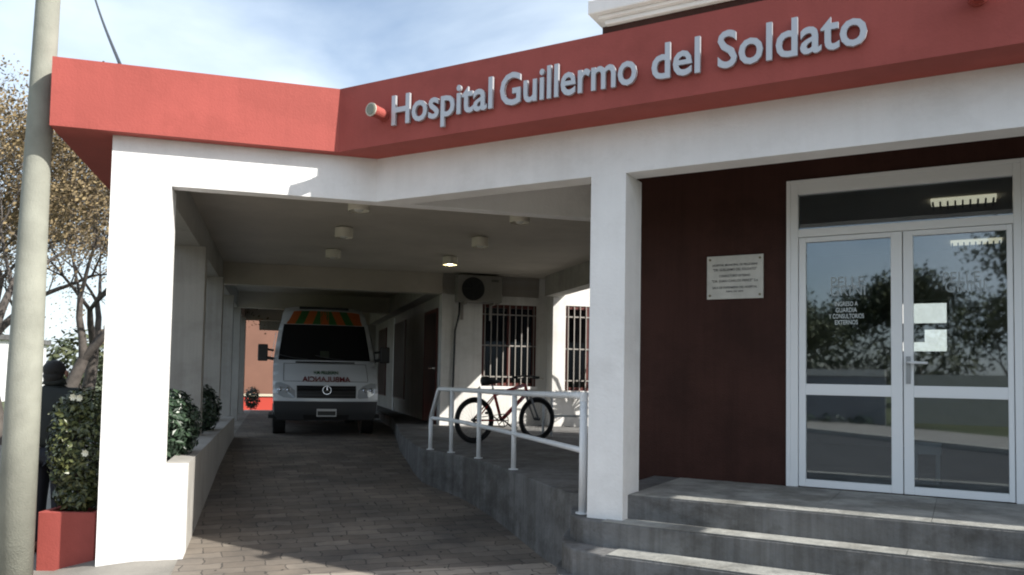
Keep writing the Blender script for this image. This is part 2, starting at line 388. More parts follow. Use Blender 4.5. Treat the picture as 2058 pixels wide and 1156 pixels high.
dec = MB(); pl = lambda u0, z0, v: (lambda x, y, z: B(u0+x, v-z, z0+y))
put_text(dec, 'PELLE', pl(3.405, 2.23, 1.316), .082, .235, .001); put_text(dec, 'GRINI', pl(3.40, 2.165, 1.3145), .082, .25, .001)
dec.make('etched_lettering', ETCH, door); dec = MB()
put_text(dec, 'PELLE', pl(4.165, 2.23, 1.316), .082, .235, .001); put_text(dec, 'GRINI', pl(4.18, 2.165, 1.3145), .082, .25, .001)
dec.make('etched_lettering', ETCH, door)
for i, (t, w) in enumerate((('INGRESO A', .13), ('GUARDIA', .12), ('Y CONSULTORIOS', .20), ('EXTERNOS', .13))):
    dec = MB(); put_text(dec, t, pl(3.515, 2.085-i*.047, 1.316), .034, w*1.25, .001, .01, 'C')
    dec.make('white_lettering', WLET, door)
# shuttered, barred windows of the court
def barred_window(F, u0, u1, z0, z1, v, nb, hb):
    fr = MB(F); t = .06
    fr.box(u0, u0+t, v+.02, v+.14, z0, z1); fr.box(u1-t, u1, v+.02, v+.14, z0, z1); fr.box(u0+t, u1-t, v+.02, v+.14, z0, z0+t); fr.box(u0+t, u1-t, v+.02, v+.14, z1-t, z1)
    um = (u0+u1)/2; fr.box(um-.03, um+.03, v+.03, v+.13, z0+t, z1-t)
    w = fr.make('window', WOODR, b0)
    MB(F).box(u0+t, u1-t, v+.085, v+.091, z0+t, z1-t).make('pane', DGLASS, w)
    sh = MB(F)
    n = int((z1-z0)*.42/.05)
    for i in range(n):
        zz = z1-t-.05*(i+1); sh.box(u0+t, u1-t, v+.10, v+.12, zz, zz+.043)
    sh.make('roller_shutter', WOODR, w)
    gb = MB(F)
    for i in range(nb):
        x = u0+.05+(u1-u0-.1)*i/(nb-1); gb.box(x-.008, x+.008, v-.012, v+.004, z0+.01, z1-.01)
    for z in hb: gb.box(u0+.005, u1-.005, v-.004+.009, v+.012, z-.012, z+.012)
    gb.make('security_bars', BARM, w)
    return w
barred_window(A, *W1, 7.2, 9, (1.50, 2.06, 2.62))
barred_window(A, *W2, 6.85, 8, (1.45, 2.02, 2.60))
MB(A).box(W2[0]-.02, W2[1]+.02, 6.80, 6.848, W2[2]-.05, W2[2]).make('window_sill', WHITE, b0)
MB(A).box(W1[0]-.02, W1[1]+.02, 7.15, 7.198, W1[2]-.05, W1[2]).make('window_sill', WHITE, b0)
# openings of the wall along the driveway
dm = MB(A); dm.box(1.975, 2.001, 7.55, 8.75, .62, 2.66); sd = dm.make('side_door', mat('dark_door', (.009, .006, .006), .4, var=.2, vscale=8), b0)
m = MB(A)
for a, bq in ((7.50, 7.56), (8.72, 8.78)): m.box(1.968, 2.001, a, bq, .62, 2.72)
m.box(1.968, 2.001, 7.561, 8.719, 2.662, 2.72); m.make('door_frame', WOODR, sd)
m = MB(A); m.box(1.93, 1.974, 7.75, 8.05, 1.62, 1.645); m.make('door_handle', CHROME, sd)
for (a, bq) in ((11.3, 13.0), (14.6, 16.2)):
    m = MB(A); m.box(1.972, 2.001, a, bq, .95, 2.75); w = m.make('window', WOODR, b0)
    m = MB(A)
    for i in range(9):
        vv = a+.1+(bq-a-.2)*i/8; m.box(1.955, 1.971, vv-.008, vv+.008, .97, 2.73)
    m.make('security_bars', BARM, w)
MB(A).box(1.985, 2.0, 13.05, 13.25, .62, 2.9).make('downpipe', RAILM, b0)

# terrace and steps
def rounded(pts): return [xy(B(*p)) for p in pts]
tr = MB().prism([xy(A(1.50, -1.10)), xy(A(3.2, -1.5)), xy(B(9, 1.3)), xy(A(9, 5.0)), xy(A(9, 7.0)), xy(A(2.1, 7.3)), xy(A(2.1, 17.1)), xy(A(1.62, 17.1)), xy(A(1.52, 9.7)), xy(A(1.02, 5.2)), xy(A(.925, 3.4)), xy(A(.925, 2.75)), xy(A(1.0, 2.5)), xy(A(1.11, 2.2)), xy(A(1.21, 1.85)), xy(A(1.27, 1.5)), xy(A(1.33, 1.05)), xy(A(1.355, .55)), xy(A(1.365, 0)), xy(A(1.375, -.5)), xy(A(1.40, -.95))], -.1, .63)
struct(tr.make('terrace', CONC, bev=.012))
st = thing('entrance_steps', 'grey concrete steps with a rounded left end below the glass entrance door', 'steps', B(4, -.2, 0))
m = MB().prism(rounded([(1.60, .60), (1.70, .30), (1.80, .08), (1.92, -.05), (2.08, -.10), (11, -.10), (11, .60)]), -.1, .518); m.make('step', CONC, st, bev=.012)
m = MB().prism(rounded([(1.62, .45), (1.72, .12), (1.83, -.12), (1.98, -.28), (2.22, -.34), (11, -.34), (11, .5)]), -.1, .352); m.make('step', CONC, st, bev=.012)
m = MB().prism(rounded([(1.66, .30), (1.76, -.06), (1.90, -.34), (2.10, -.53), (2.4, -.60), (11, -.60), (11, .5)]), -.1, .178); m.make('step', CONC, st, bev=.012)
m = MB(B).box(2.0, 11, .10, 1.302, .40, .687); m.make('landing', CONC, st, bev=.01)
# thin sheets over the concrete treads, coloured lighter to look sunlit
for (u0, v0, v1, z) in ((2.24, .103, .62, .687), (2.12, -.097, .095, .518), (2.26, -.337, -.105, .352)):
    m = MB(B)
    u = u0
    while u < 10.9:
        w = .62+rnd.random()*.02; m.box(u, min(u+w-.003, 11), v0, v1 if v1 < .6 else 1.27, z+.0005, z+.005); u += w
    m.make('sunlit_tread_sheet', LITCONC, st)

# planter at the far end of the drive, salmon wall behind
sw = MB(A).box(-2.0, 6, 22.4, 22.7, -.1, 3.9).make('boundary_wall', SALMON); tag(sw, 'salmon painted wall closing the far end of the carport', 'wall')
rw = thing('low_wall', 'low bright red garden wall with a pale coping at the far end of the driveway', 'wall', A(-.6, 21.1, .27))
MB(A).box(-1.9, .9, 21.0, 21.3, .2, .72).make('wall_body', mat('bright_red_paint', (.50, .06, .04), .6), rw)
MB(A).box(-1.95, .95, 20.96, 21.34, .72, .79).make('coping', mat('cream_coping', (.6, .55, .42), .7), rw)

# ------------------------------------------------------------------ sign letters
sg = thing('hospital_sign', 'raised silver letters reading Hospital Guillermo del Soldato on the red fascia', 'sign', B(2.1, -.335, 3.447))
FV = -.3155
for word, u0, u1 in (('Hospital', .415, 1.331), ('Guillermo', 1.394, 2.433), ('del', 2.536, 2.856), ('Soldato', 2.967, 3.826)):
    off = .017
    vs, fs, _ = text_geo(word, offset=off); X0 = min(v.x for v in vs); X1 = max(v.x for v in vs); sx = (u1-u0)/(X1-X0); sy = .226/CAPH
    for i, ch in enumerate(word):
        _, _, wr = text_geo(word[:i+1], offset=off)
        vs, fs, cr_ = text_geo(ch, offset=off)
        dx = wr-cr_
        m = MB(); m.add([B(u0+(v.x+dx-X0)*sx, FV-.012-.022*(v.z+.5), 3.447+v.y*sy) for v in vs], fs)
        m.make('letter', SILV, sg)

# plaque
pq = thing('wall_plaque', 'small rectangular marble plaque with engraved text on the dark red wall', 'plaque', B(2.676, 1.303, 2.34))
MB(B).box(2.449, 2.903, 1.283, 1.302, 2.165, 2.52).make('plate', mat('pale_marble', (.55, .54, .50), .35, var=.12, vscale=9), pq, bev=.003)
for i, (t, w, hh, z) in enumerate((('HOSPITAL MUNICIPAL DE PELLEGRINI', .36, .017, 2.435), ('"DR. GUILLERMO DEL SOLDATO"', .35, .020, 2.395), ('CONSULTORIO EXTERNO', .25, .019, 2.345), ('"DR. JUAN CARLOS PEREZ" 2.a', .37, .019, 2.303), ('SALA DE ENFERMERIA DEL HOSPITAL', .36, .018, 2.25), ('ABRIL DE 2004', .14, .013, 2.22))):
    m = MB(); put_text(m, t, (lambda zz: (lambda x, y, q: B(2.676+x, 1.2825-q, zz+y)))(z), hh, w, .0015, .01, 'C')
    m.make('text_line', mat('engraving_dark', (.05, .05, .05), .7), pq)
for u, z in ((2.475, 2.49), (2.877, 2.49), (2.475, 2.195), (2.877, 2.195)):
    m = MB(); m.tube([B(u, 1.284, z), B(u, 1.277, z)], .010, 10); m.make('screw', mat('brass_screw', (.22, .2, .13), .4, .7), pq)

# ------------------------------------------------------------------ spotlights, ceiling lamps
def spot(u, z, label):
    t = thing('spotlight', label, 'spotlight', B(u, FV, z), 'spotlights on the red fascia')
    m = MB(); m.tube([B(u, FV, z), B(u, FV-.02, z)], .05, 20); m.make('base', RED, t, smooth=False)
    m = MB(); m.tube([B(u, FV-.02, z), B(u-.005, FV-.09, z+.002), B(u-.01, FV-.15, z+.004)], [.044, .046, .05], 20); m.make('housing', RED, t, smooth=False)
    m = MB(); m.tube([B(u-.01, FV-.148, z+.004), B(u-.0105, FV-.158, z+.004)], .053, 20); m.make('rim', mat('pale_rim', (.5, .48, .40), .4), t)
    m = MB(); m.tube([B(u-.0105, FV-.157, z+.004), B(u-.011, FV-.162, z+.004)], .042, 20); m.make('lens', mat('dull_lens', (.20, .21, .15), .15), t)
spot(.32, 3.545, 'red round spotlight on the fascia left of the word Hospital')
spot(4.375, 3.60, 'red round spotlight on the fascia at the upper right, beyond the last word')
first = None
def clamp_lamp(loc, label, lit=False):
    t = thing('ceiling_lamp', label, 'lamp', loc, 'round lamps on the carport ceiling')
    x, y, z = loc
    m = MB(); m.tube([(x, y, z-.02), (x, y, z)], .07, 24); m.make('mount', LAMPW, t)
    m = MB(); m.tube([(x, y, z-.135), (x, y, z-.125), (x, y, z-.02)], [.105, .11, .11], 28, cap=False); m.tube([(x, y, z-.022), (x, y, z-.018)], .11, 28); m.make('lamp_shade', LAMPW, t, smooth=False)
    m = MB(); m.ball((x, y, z-.095), (.055, .055, .05), 14, 8)
    m.make('bulb', mat('lit_bulb', (.9, .85, .6), .3, emis=(1, .9, .6), estr=5) if lit else mat('bulb_glass', (.7, .7, .65), .2), t, smooth=True)
    return t
LP = [(0, 1.57, 'front left lamp on the carport ceiling, partly hidden by the front beam'), (1.73, 1.57, 'front right lamp on the carport ceiling, partly hidden by the front beam'),
      (-.02, 3.27, 'white drum lamp, middle of the left row on the carport ceiling'), (1.72, 3.32, 'white drum lamp, middle of the right row on the carport ceiling'),
      (-.03, 5.11, 'white drum lamp, rearmost of the left row, above the driveway')]
p0 = None
for u, v, lb in LP:
    if p0 is None: p0 = clamp_lamp(A(u, v, HS), lb)
    else: copy_tree(p0, A(u, v, HS), lb)
clamp_lamp(A(1.70, 5.12, HS), 'white drum lamp with a lit bulb, just left of the air conditioner', True)

# air conditioner on the court wall
ac = thing('air_conditioner', 'outdoor air conditioner unit hung high on the court wall above the bicycle', 'air conditioner', A(2.62, 6.95, 2.80))
ACM = mat('ac_casing', (.24, .23, .21), .5, var=.06, vscale=5)
m = MB(A); m.box(2.22, 3.02, 6.90, 7.17, 2.80, 3.27); m.make('casing', ACM, ac, bev=.012)
m = MB()
for r in [.035+.018*i for i in range(10)]: m.torus(A(2.49, 6.885, 3.03), Vector(A(0, -1, 0))-Vector(A(0, 0, 0)), r, .0035, 32, 5)
for i in range(8):
    an = math.pi*i/4; m.tube([A(2.49, 6.883, 3.03), A(2.49+.205*math.cos(an), 6.883, 3.03+.205*math.sin(an))], .004, 5)
m.make('fan_grille', DKPL, ac)
m = MB(); m.tube([A(2.49, 6.899, 3.03), A(2.49, 6.893, 3.03)], .205, 32); m.make('fan_opening', mat('fan_black', (.01, .01, .01), .6), ac)
m = MB(A)
for i in range(2): m.box(2.82, 2.95, 6.892, 6.899, 3.17+.02*i, 3.18+.02*i)
m.make('badge', DKPL, ac)
for u in (2.36, 2.88):
    m = MB(A); m.box(u-.02, u+.02, 6.86, 7.198, 2.76, 2.798); m.box(u-.02, u+.02, 7.16, 7.198, 2.50, 2.76); m.make('bracket', BARM, ac)
m = MB(); m.tube([A(2.30, 7.12, 2.80), A(2.30, 7.15, 2.6), A(2.24, 7.17, 2.3), A(2.22, 7.17, 1.2), A(2.22, 7.17, .64)], .018, 8); m.make('hose', DKPL, ac, smooth=True)

# ------------------------------------------------------------------ railings
rl = thing('handrail', 'white tube railing curving along the terrace edge from the white column', 'railing', A(1.4, 0, .63))
PO = [(1.0, 2.65), (1.165, 2.25), (1.325, 1.6), (1.405, .55), (1.405, -1.24)]
def interp(pts, n=6):
    out = []
    P = [pts[0]]+list(pts)+[pts[-1]]
    for i in range(1, len(P)-2):
        for k in range(n):
            t = k/n; a, b_, c, d = (Vector(q) for q in P[i-1:i+3])
            out.append(.5*((2*b_)+(-a+c)*t+(2*a-5*b_+4*c-d)*t*t+(-a+3*b_-3*c+d)*t**3))
    out.append(Vector(P[-2])); return out
for i, (u, v) in enumerate(PO):
    top = 1.0 if i == 0 else 1.345
    bot = .518 if i == 4 else .63
    r = .029 if i == 4 else .024
    m = MB(); m.tube([A(u, v, bot), A(u, v, top)], r, 14); po = m.make('post', RAILM, rl, smooth=True)
    m = MB(); m.tube([A(u, v, bot), A(u, v, bot+.008)], r+.022, 14); m.make('base_flange', RAILM, po)
mid = interp([(PO[0][0], PO[0][1], 1.0), (PO[1][0], PO[1][1], .995), (PO[2][0], PO[2][1], .975), (PO[3][0], PO[3][1], .965), (PO[4][0], PO[4][1], .972)])
m = MB(); m.tube([A(*p) for p in mid], .022, 10); m.make('middle_rail', RAILM, rl, smooth=True)
top = interp([(1.06, 2.50, 1.345), (1.165, 2.25, 1.345), (1.325, 1.6, 1.345), (1.405, .55, 1.347), (1.405, -1.24, 1.372)])
m = MB(); m.tube([A(1.0, 2.65, 1.0)]+[A(*p) for p in top], .026, 10); m.make('top_rail', RAILM, rl, smooth=True)
m = MB(); m.tube([A(1.405, -1.24, 1.33), A(1.405, -1.24, 1.395)], .030, 14); m.make('post_cap', RAILM, rl)
r2 = thing('handrail', 'short grey railing behind the bicycle beside the white column', 'railing', A(3.5, 4.6, .63))
for i, u in enumerate((3.05, 3.18, 4.9)):
    m = MB(); m.tube([A(u, 4.6, .63), A(u, 4.6, 1.27)], .018, 10); m.make('post', RAILM, r2, smooth=True)
m = MB(); m.tube([A(3.05, 4.6, 1.27), A(4.9, 4.6, 1.27)], .02, 10); m.make('top_rail', RAILM, r2, smooth=True)
m = MB(); m.tube([A(3.18, 4.6, .93), A(4.9, 4.6, .93)], .016, 10); m.make('middle_rail', RAILM, r2, smooth=True)

# ------------------------------------------------------------------ bicycle
def bicycle():
    p0 = Vector(A(1.72, 3.40, .632)); p1 = Vector(A(2.68, 3.73, .632))
    d = (p1-p0).normalized(); up = Vector((0, 0, 1)); side = d.cross(up)
    lean = (up+side*-.07).normalized()
    def P(x, z, s=0): return p0+d*x+lean*(z if z <= .30 else .30+(z-.30)*.93)+side*s
    t = thing('bicycle', 'red mountain bicycle with black tyres parked behind the white railing', 'bicycle', tuple(P(.5, 0)))
    r = .30; wb = (p1-p0).length
    ax = side
    RB = mat('bicycle_red_paint', (.5, .02, .02), .3, coat=.5)
    for k, x in enumerate((0, wb)):
        w = thing('w', '', '', (0, 0, 0)); 
        m = MB(); m.torus(P(x, r), ax, r-.028, .028, 44, 8); wh = m.make('wheel', BLACK, t, smooth=True)
        COL.objects.unlink(w); bpy.data.objects.remove(w)
        m = MB(); m.torus(P(x, r), ax, r-.065, .010, 40, 6); m.make('rim', mat('rim_metal', (.08, .08, .09), .3, .6), wh, smooth=True)
        m = MB()
        for i in range(28):
            an = 2*math.pi*i/28; s = .02 if i % 2 else -.02
            m.tube([P(x+.02*math.cos(an+1), r+.02*math.sin(an+1), s), P(x+(r-.065)*math.cos(an), r+(r-.065)*math.sin(an))], .0014, 4, cap=False)
        m.make('spokes', mat('spoke_steel', (.3, .3, .3), .3, .9), wh)
        m = MB(); m.tube([P(x, r, -.05), P(x, r, .05)], .02, 10); m.make('hub', DKPL, wh)
    bb = P(.42, .29); seat_top = P(.30, .76); st2 = P(.325, .66); head_t = P(.83, .80); head_b = P(.86, .68); rear = P(0, r)
    m = MB()
    m.tube([bb, st2, P(.315, .70)], .020, 10); m.tube([P(.33, .655), head_t], .022, 10); m.tube([bb, head_b], .026, 10); m.tube([P(.825, .82), head_b], .022, 10)
    for s in (-.05, .05):
        m.tube([bb+side*s*.5, rear+side*s], .010, 8); m.tube([P(.325, .64)+side*s*.4, rear+side*s], .009, 8)
    m.make('frame', RB, t, smooth=True)
    m = MB()
    for s in (-.05, .05): m.tube([P(.875, .64, s), P(wb-.01, r, s)], [.016, .011], 8)
    m.tube([P(.872, .65, -.055), P(.872, .65, .055)], .016, 8); m.tube([head_b, P(.872, .65)], .016, 8); m.make('fork', mat('fork_grey', (.25, .26, .28), .35, .3), t, smooth=True)
    m = MB(); m.tube([P(.315, .69), P(.285, .82)], .013, 8); m.make('seat_post', CHROME, t, smooth=True)
    m = MB(); m.tube([P(.14, .845), P(.20, .85), P(.30, .845), P(.42, .84)], [.06, .065, .035, .015], 10); m.make('saddle', BLACK, t, smooth=True)
    m = MB(); m.tube([P(.825, .82), P(.80, .90), P(.86, .93)], .014, 8); m.tube([P(.84, .91, -.30), P(.86, .93, -.1), P(.86, .93, .1), P(.84, .91, .30)], .012, 8)
    hb = m.make('handlebar', DKPL, t, smooth=True)
    for s in (-1, 1):
        m = MB(); m.tube([P(.84, .91, s*.30), P(.83, .905, s*.20)], .018, 8); m.make('grip', BLACK, hb, smooth=True)
        m = MB(); m.tube([P(.86, .92, s*.19), P(.92, .90, s*.22), P(.92, .89, s*.29)], .006, 6); m.make('brake_lever', CHROME, hb)
    m = MB(); m.torus(bb+side*.045, ax, .085, .006, 30, 6)
    for i in range(5): an = i*1.257; m.tube([bb+side*.045, bb+side*.045+(d*math.cos(an)+lean*math.sin(an))*.085], .007, 5)
    cs = m.make('crankset', DKPL, t)
    for s, an in ((.07, -.6), (-.07, 2.54)):
        e = bb+side*s+(d*math.cos(an)+lean*math.sin(an))*.165
        m = MB(); m.tube([bb+side*s, e], .010, 6); m.tube([e-side*.0, e+side*(.09 if s > 0 else -.09)], .018, 6); m.make('pedal', DKPL, cs)
    m = MB(); m.tube([bb+side*.045+lean*.085, rear+side*.045+lean*.035], .005, 5); m.tube([bb+side*.045-lean*.085, P(.05, .245, .045), rear+side*.045-lean*.035], .005, 5)
    m.torus(rear+side*.045, ax, .04, .012, 20, 6); m.make('chain', mat('chain_steel', (.10, .10, .10), .4, .8), t)
bicycle()

# ------------------------------------------------------------------ ambulance
def ambulance():
    uc, v0, z0 = .065, 7.35, .415
    t = thing('ambulance', 'white ambulance van with orange and green stripes parked nose out under the carport', 'ambulance', A(uc, v0+2.8, z0))
    WV = mat('van_white_paint', (.60, .63, .66), .28, coat=.6); 
    SH = 1.0
    # front profile: (distance back from nose, height, half width)
    prof = [(.10, .30, .86), (.03, .42, .92), (.0, .60, .935), (.03, .74, .94), (.12, .86, .945), (.34, 1.02, .95), (.62, 1.16, .95), (.80, 1.26, .945), (1.0, 1.50, .915), (1.20, 1.78, .87), (1.32, 1.95, .835), (1.48, 2.12, .80), (1.75, 2.22, .76), (2.2, 2.25, .74), (5.3, 2.25, .74), (5.5, 2.18, .76)]
    prof = [(a, .18+(b_-.0)*1.0 if 0 else b_*1.075-.02, c*.945) for a, b_, c in prof]
    def interp_prof(s):
        i = min(int(s), len(prof)-2); f = s-i; a, b_ = prof[i], prof[i+1]
        return tuple(a[j]+(b_[j]-a[j])*f for j in range(3))
    def Pf(x, s, out=0):
        """x in -1..1 across, s along the profile; out along the outward direction"""
        y, z, w = interp_prof(s); y2, z2, _ = interp_prof(min(s+.05, len(prof)-1.001)); y1, z1, _ = interp_prof(max(s-.05, 0))
        ty, tz = y2-y1, z2-z1; l = math.hypot(ty, tz) or 1; ny, nz = -tz/l, ty/l
        rear = max(0, 1-y/2.2)
        bul = .16*(abs(x)**2.6)*rear
        zc = z-.05*abs(x)**4 if y > 1.3 else z
        return A(uc+x*w, v0+y+bul+ny*out, z0+zc+nz*out)
    xs = [-1+2*i/16 for i in range(17)]
    ss = [i/3 for i in range(3*(len(prof)-1)+1)]; ss[-1] -= .001
    m = MB(); V = [Pf(x, s) for s in ss for x in xs]; n = 17
    F = [(j*n+i, j*n+i+1, (j+1)*n+i+1, (j+1)*n+i) for j in range(len(ss)-1) for i in range(16)]
    m.add(V, F)
    # sides: from the front profile edge back
    for sgn in (-1, 1):
        rows = []
        for s in [k/2 for k in range(0, 2*(len(prof)-2)+1)]:
            y, z, w = interp_prof(s)
            rows.append((Pf(sgn, s), A(uc+sgn*w, v0+5.5, z0+z-(.05 if y > 1.3 else 0))))
        V = []; 
        for a, b_ in rows: V += [a, b_]
        m.add(V, [(2*i, 2*i+1, 2*i+3, 2*i+2) for i in range(len(rows)-1)])
        y, z, w = prof[0]
    m.box if 0 else None
    body = m.make('body', WV, t, smooth=True)
    u_ = MB(A); u_.box(uc-.84, uc+.84, v0+.25, v0+5.45, z0+.27, z0+.34); u_.box(uc-.74, uc+.74, v0+5.40, v0+5.5, z0+.3, z0+2.2); u_.make('underside', BLACK, body)
    def patch(x0, x1, s0, s1, out, m, nx=12, ns=8, mb=None, sk0=0, sk1=0):
        mb = mb or MB(); V = []; 
        for j in range(ns+1):
            s = s0+(s1-s0)*j/ns; f = j/ns
            a = x0+sk0*f; b_ = x1+sk1*f
            for i in range(nx+1): V.append(Pf(a+(b_-a)*i/nx, s, out))
        nn = nx+1
        mb.add(V, [(j*nn+i, j*nn+i+1, (j+1)*nn+i+1, (j+1)*nn+i) for j in range(ns) for i in range(nx)]); return mb
    wg = mat('windscreen_dark', (.006, .007, .009), .06)
    ws = patch(-.91, .91, 6.85, 9.5, .007, None).make('windscreen', wg, t, smooth=True)
    m = MB()
    for x in (-.35, .35):
        m.tube([Pf(x, 6.85, .02), Pf(x-.3, 7.05, .028), Pf(x-.55, 7.25, .022)], .008, 5)
    m.make('wiper', DKPL, ws)
    # stripes above the windscreen
    OR = mat('orange_stripe', (.42, .10, .02), .5); GR = mat('green_stripe', (.025, .11, .025), .5)
    so = MB(); sgr = MB(); nst = 9
    for i in range(nst):
        a = -.86+1.72*i/nst; b_ = a+1.72/nst; c = (a+b_)/2
        sk = .30*(1 if c < -.02 else -1 if c > .02 else 0)
        tgt = MB()
        patch(a, b_, 9.55, 11.0, .006, None, 3, 6, tgt, max(-.9-a, sk*.4) if a < 0 else sk*.4, sk*.4 if b_ < .85 else 0)
        tgt.make('stripe', OR if i % 2 == 0 else GR, body)
    m = MB(); m.tube([Pf(-.62, 11.5, .02), Pf(.62, 11.5, .02)], .03, 8); m.make('marker_lamp_bar', DKPL, body)
    # cowl slot, grille, lights
    patch(-.58, .58, 6.35, 6.62, .006, None, 12, 2).make('cowl_vent', BLACK, body)
    gr = patch(-.56, .56, 2.25, 3.75, .008, None, 12, 6, None, -.0, .0).make('grille', mat('grille_black', (.008, .008, .01), .4), body)
    m = MB()
    for s in (2.6, 3.0, 3.4): m.tube([Pf(-.54+i*.09, s, .012) for i in range(13)], .005, 5)
    m.make('grille_slats', mat('grille_grey', (.08, .085, .09), .35, .5), gr)
    c = Vector(Pf(0, 3.05, .035)); nrm = Vector(A(0, -1, .12))-Vector(A(0, 0, 0)); nrm.normalize(); sidev = Vector(A(1, 0, 0))-Vector(A(0, 0, 0)); upv = nrm.cross(sidev); upv = upv if upv.z > 0 else -upv
    m = MB(); m.torus(c, nrm, .07, .008, 28, 6)
    for an in (90, 210, 330):
        e = c+(sidev*math.cos(R(an))+upv*math.sin(R(an)))*.07; m.tube([c, e], [.013, .004], 6)
    m.make('emblem', CHROME, gr)
    HL = mat('headlight_lens', (.42, .45, .48), .12, .2); 
    for sgn in (-1, 1):
        m = MB(); V = []
        pts = [(.585, 2.35), (.62, 2.2), (.80, 2.3), (.93, 2.7), (.965, 3.4), (.95, 4.05), (.86, 4.1), (.70, 3.75), (.60, 3.1)]
        V = [Pf(sgn*x, s, .008) for x, s in pts]; V.append(Pf(sgn*.78, 3.1, .03))
        k = len(pts); m.add(V, [(i, (i+1) % k, k) for i in range(k)])
        hl = m.make('headlight', HL, t)
        for xx in (.72, .86):
            q = Vector(Pf(sgn*xx, 3.1, .018)); m = MB(); m.torus(q, nrm, .045, .006, 18, 5); m.ball(q, .028, 8, 6); m.make('reflector', CHROME, hl)
    m = MB()
    for sx in (-.80, .80): m.tube([Pf(sx, 4.3+k*.2, .001) for k in range(11)], .005, 4)
    m.tube([Pf(-.80+1.6*k/12, 6.28, .001) for k in range(13)], .005, 4); m.tube([Pf(-.80+1.6*k/12, 4.25, .001) for k in range(13)], .004, 4)
    m.make('bonnet_gap', BLACK, body)
    patch(-.10, .08, 7.0, 7.6, .009, None, 2, 2).make('windscreen_card', mat('dim_green_card', (.035, .045, .03), .5), ws)
    # bumper
    bp_ = patch(-.99, .99, .05, 1.95, .035, None, 16, 6).make('bumper', mat('bumper_grey', (.04, .042, .046), .5), t, smooth=True)
    patch(-.45, .45, .15, .75, .04, None, 8, 3).make('air_intake', BLACK, bp_)
    # plate
    pc = A(uc, v0-.045, z0+.42)
    pt = MB(A); pt.box(uc-.165, uc+.165, v0-.060, v0-.050, z0+.355, z0+.485); pn = pt.make('number_plate', mat('plate_white', (.5, .5, .5), .4), t, bev=.003)
    pt = MB(A); pt.box(uc-.15, uc+.15, v0-.064, v0-.0605, z0+.375, z0+.448); pn2 = pt.make('plate_field', mat('plate_black', (.02, .02, .02), .5), pn)
    # lettering on the bonnet
    def onhood(zz, sgn=1):
        def f(x, y, o):
            z = zz+y
            for i in range(len(prof)-1):
                if prof[i][1] <= z <= prof[i+1][1]: s = i+(z-prof[i][1])/(prof[i+1][1]-prof[i][1]); break
            return Pf(x/.945, s, .006+o)
        return f
    m = MB(); put_text(m, 'AMBULANCIA', onhood(.94), .085, .86, .002, .02, 'C', True); m.make('lettering', mat('dark_red_vinyl', (.16, .03, .035), .5), body)
    m = MB(); put_text(m, 'H.M. PELLEGRINI', onhood(1.07), .055, .44, .002, .02, 'C'); m.make('lettering', mat('dark_green_vinyl', (.03, .10, .05), .5), body)
    # mirrors, side windows, wheels
    for sgn in (-1, 1):
        base = Vector(Pf(sgn, 7.0)); 
        q = base+sidev*sgn*.19+Vector((0, 0, .11)); fv = Vector(A(0, 1, 0))-Vector(A(0, 0, 0)); m = MB(); hw = .085
        V = [q+sidev*x*hw+Vector((0, 0, zz))*.15+fv*y for y in (-.05, .05) for x, zz in ((-1, -1), (1, -1), (1, 1), (-1, 1))]
        m.add(V, [(0, 1, 2, 3), (7, 6, 5, 4), (0, 4, 5, 1), (1, 5, 6, 2), (2, 6, 7, 3), (3, 7, 4, 0)]); mr = m.make('mirror', DKPL, t, bev=.02)
        m = MB(); m.tube([base, base+sidev*sgn*.12+Vector((0, 0, .02))], .028, 8); m.make('mirror_arm', DKPL, mr)
        m = MB(); m.tube([base+Vector((0, 0, .15)), base+sidev*sgn*.12+Vector((0, 0, .17))], .02, 8)
        m.make('mirror_arm', DKPL, mr)
        m = MB(A); ue = uc+sgn*.955
        m.add([A(uc+sgn*.952, v0+1.15, z0+1.30), A(uc+sgn*.952, v0+2.1, z0+1.30), A(uc+sgn*.865, v0+2.1, z0+1.85), A(uc+sgn*.872, v0+1.45, z0+1.85)], [(0, 1, 2, 3)]); m.make('side_window', wg, t)
        for vv in (v0+.95, v0+4.4):
            m = MB(); c1 = uc+sgn*.88; c2_ = uc+sgn*.66
            m.tube([A(c1, vv, z0+.34), A(c1-sgn*.01, vv, z0+.34), A(c2_, vv, z0+.34)], [.31, .34, .34], 28); wh = m.make('wheel', BLACK, t)
            m = MB(); m.tube([A(c1+sgn*.012, vv, z0+.34), A(c1-sgn*.02, vv, z0+.34)], .20, 20); m.make('rim', mat('steel_rim', (.3, .3, .31), .4, .8), wh)
        m = MB(A); m.box(uc+sgn*.905-.05, uc+sgn*.905+.05, v0+.45, v0+1.5, z0+.30, z0+.36); m.make('wheel_arch', BLACK, body)
ambulance()

# ------------------------------------------------------------------ pole and cable
PX, PY = -3.655, 6.12
pm = MB(); pm.tube([(-3.722, 6.12, -.2), (-3.701, 6.12, 1.54), (-3.681, 6.12, 3.03), (-3.652, 6.12, 4.37), (-3.60, 6.12, 8.2)], [.131, .117, .093, .084, .065], 28)
pole = pm.make('utility_pole', POLE, smooth=True); tag(pole, 'tall round concrete pole at the left edge, standing behind the red fascia end', 'pole')
cb = MB(); Pa = Vector((-7.415, 13.7, 8.11)); Pb = Vector((-3.18, 6.40, 3.90))
# cable ends fixed on the roof behind the fascia
cb.tube([Pa.lerp(Pb, i/12)-Vector((0, 0, .05*math.sin(math.pi*i/12))) for i in range(13)], .016, 6)
cable = cb.make('overhead_cable', DKPL, smooth=True); tag(cable, 'single dark cable slanting down from the sky to the roof behind the fascia', 'cable')

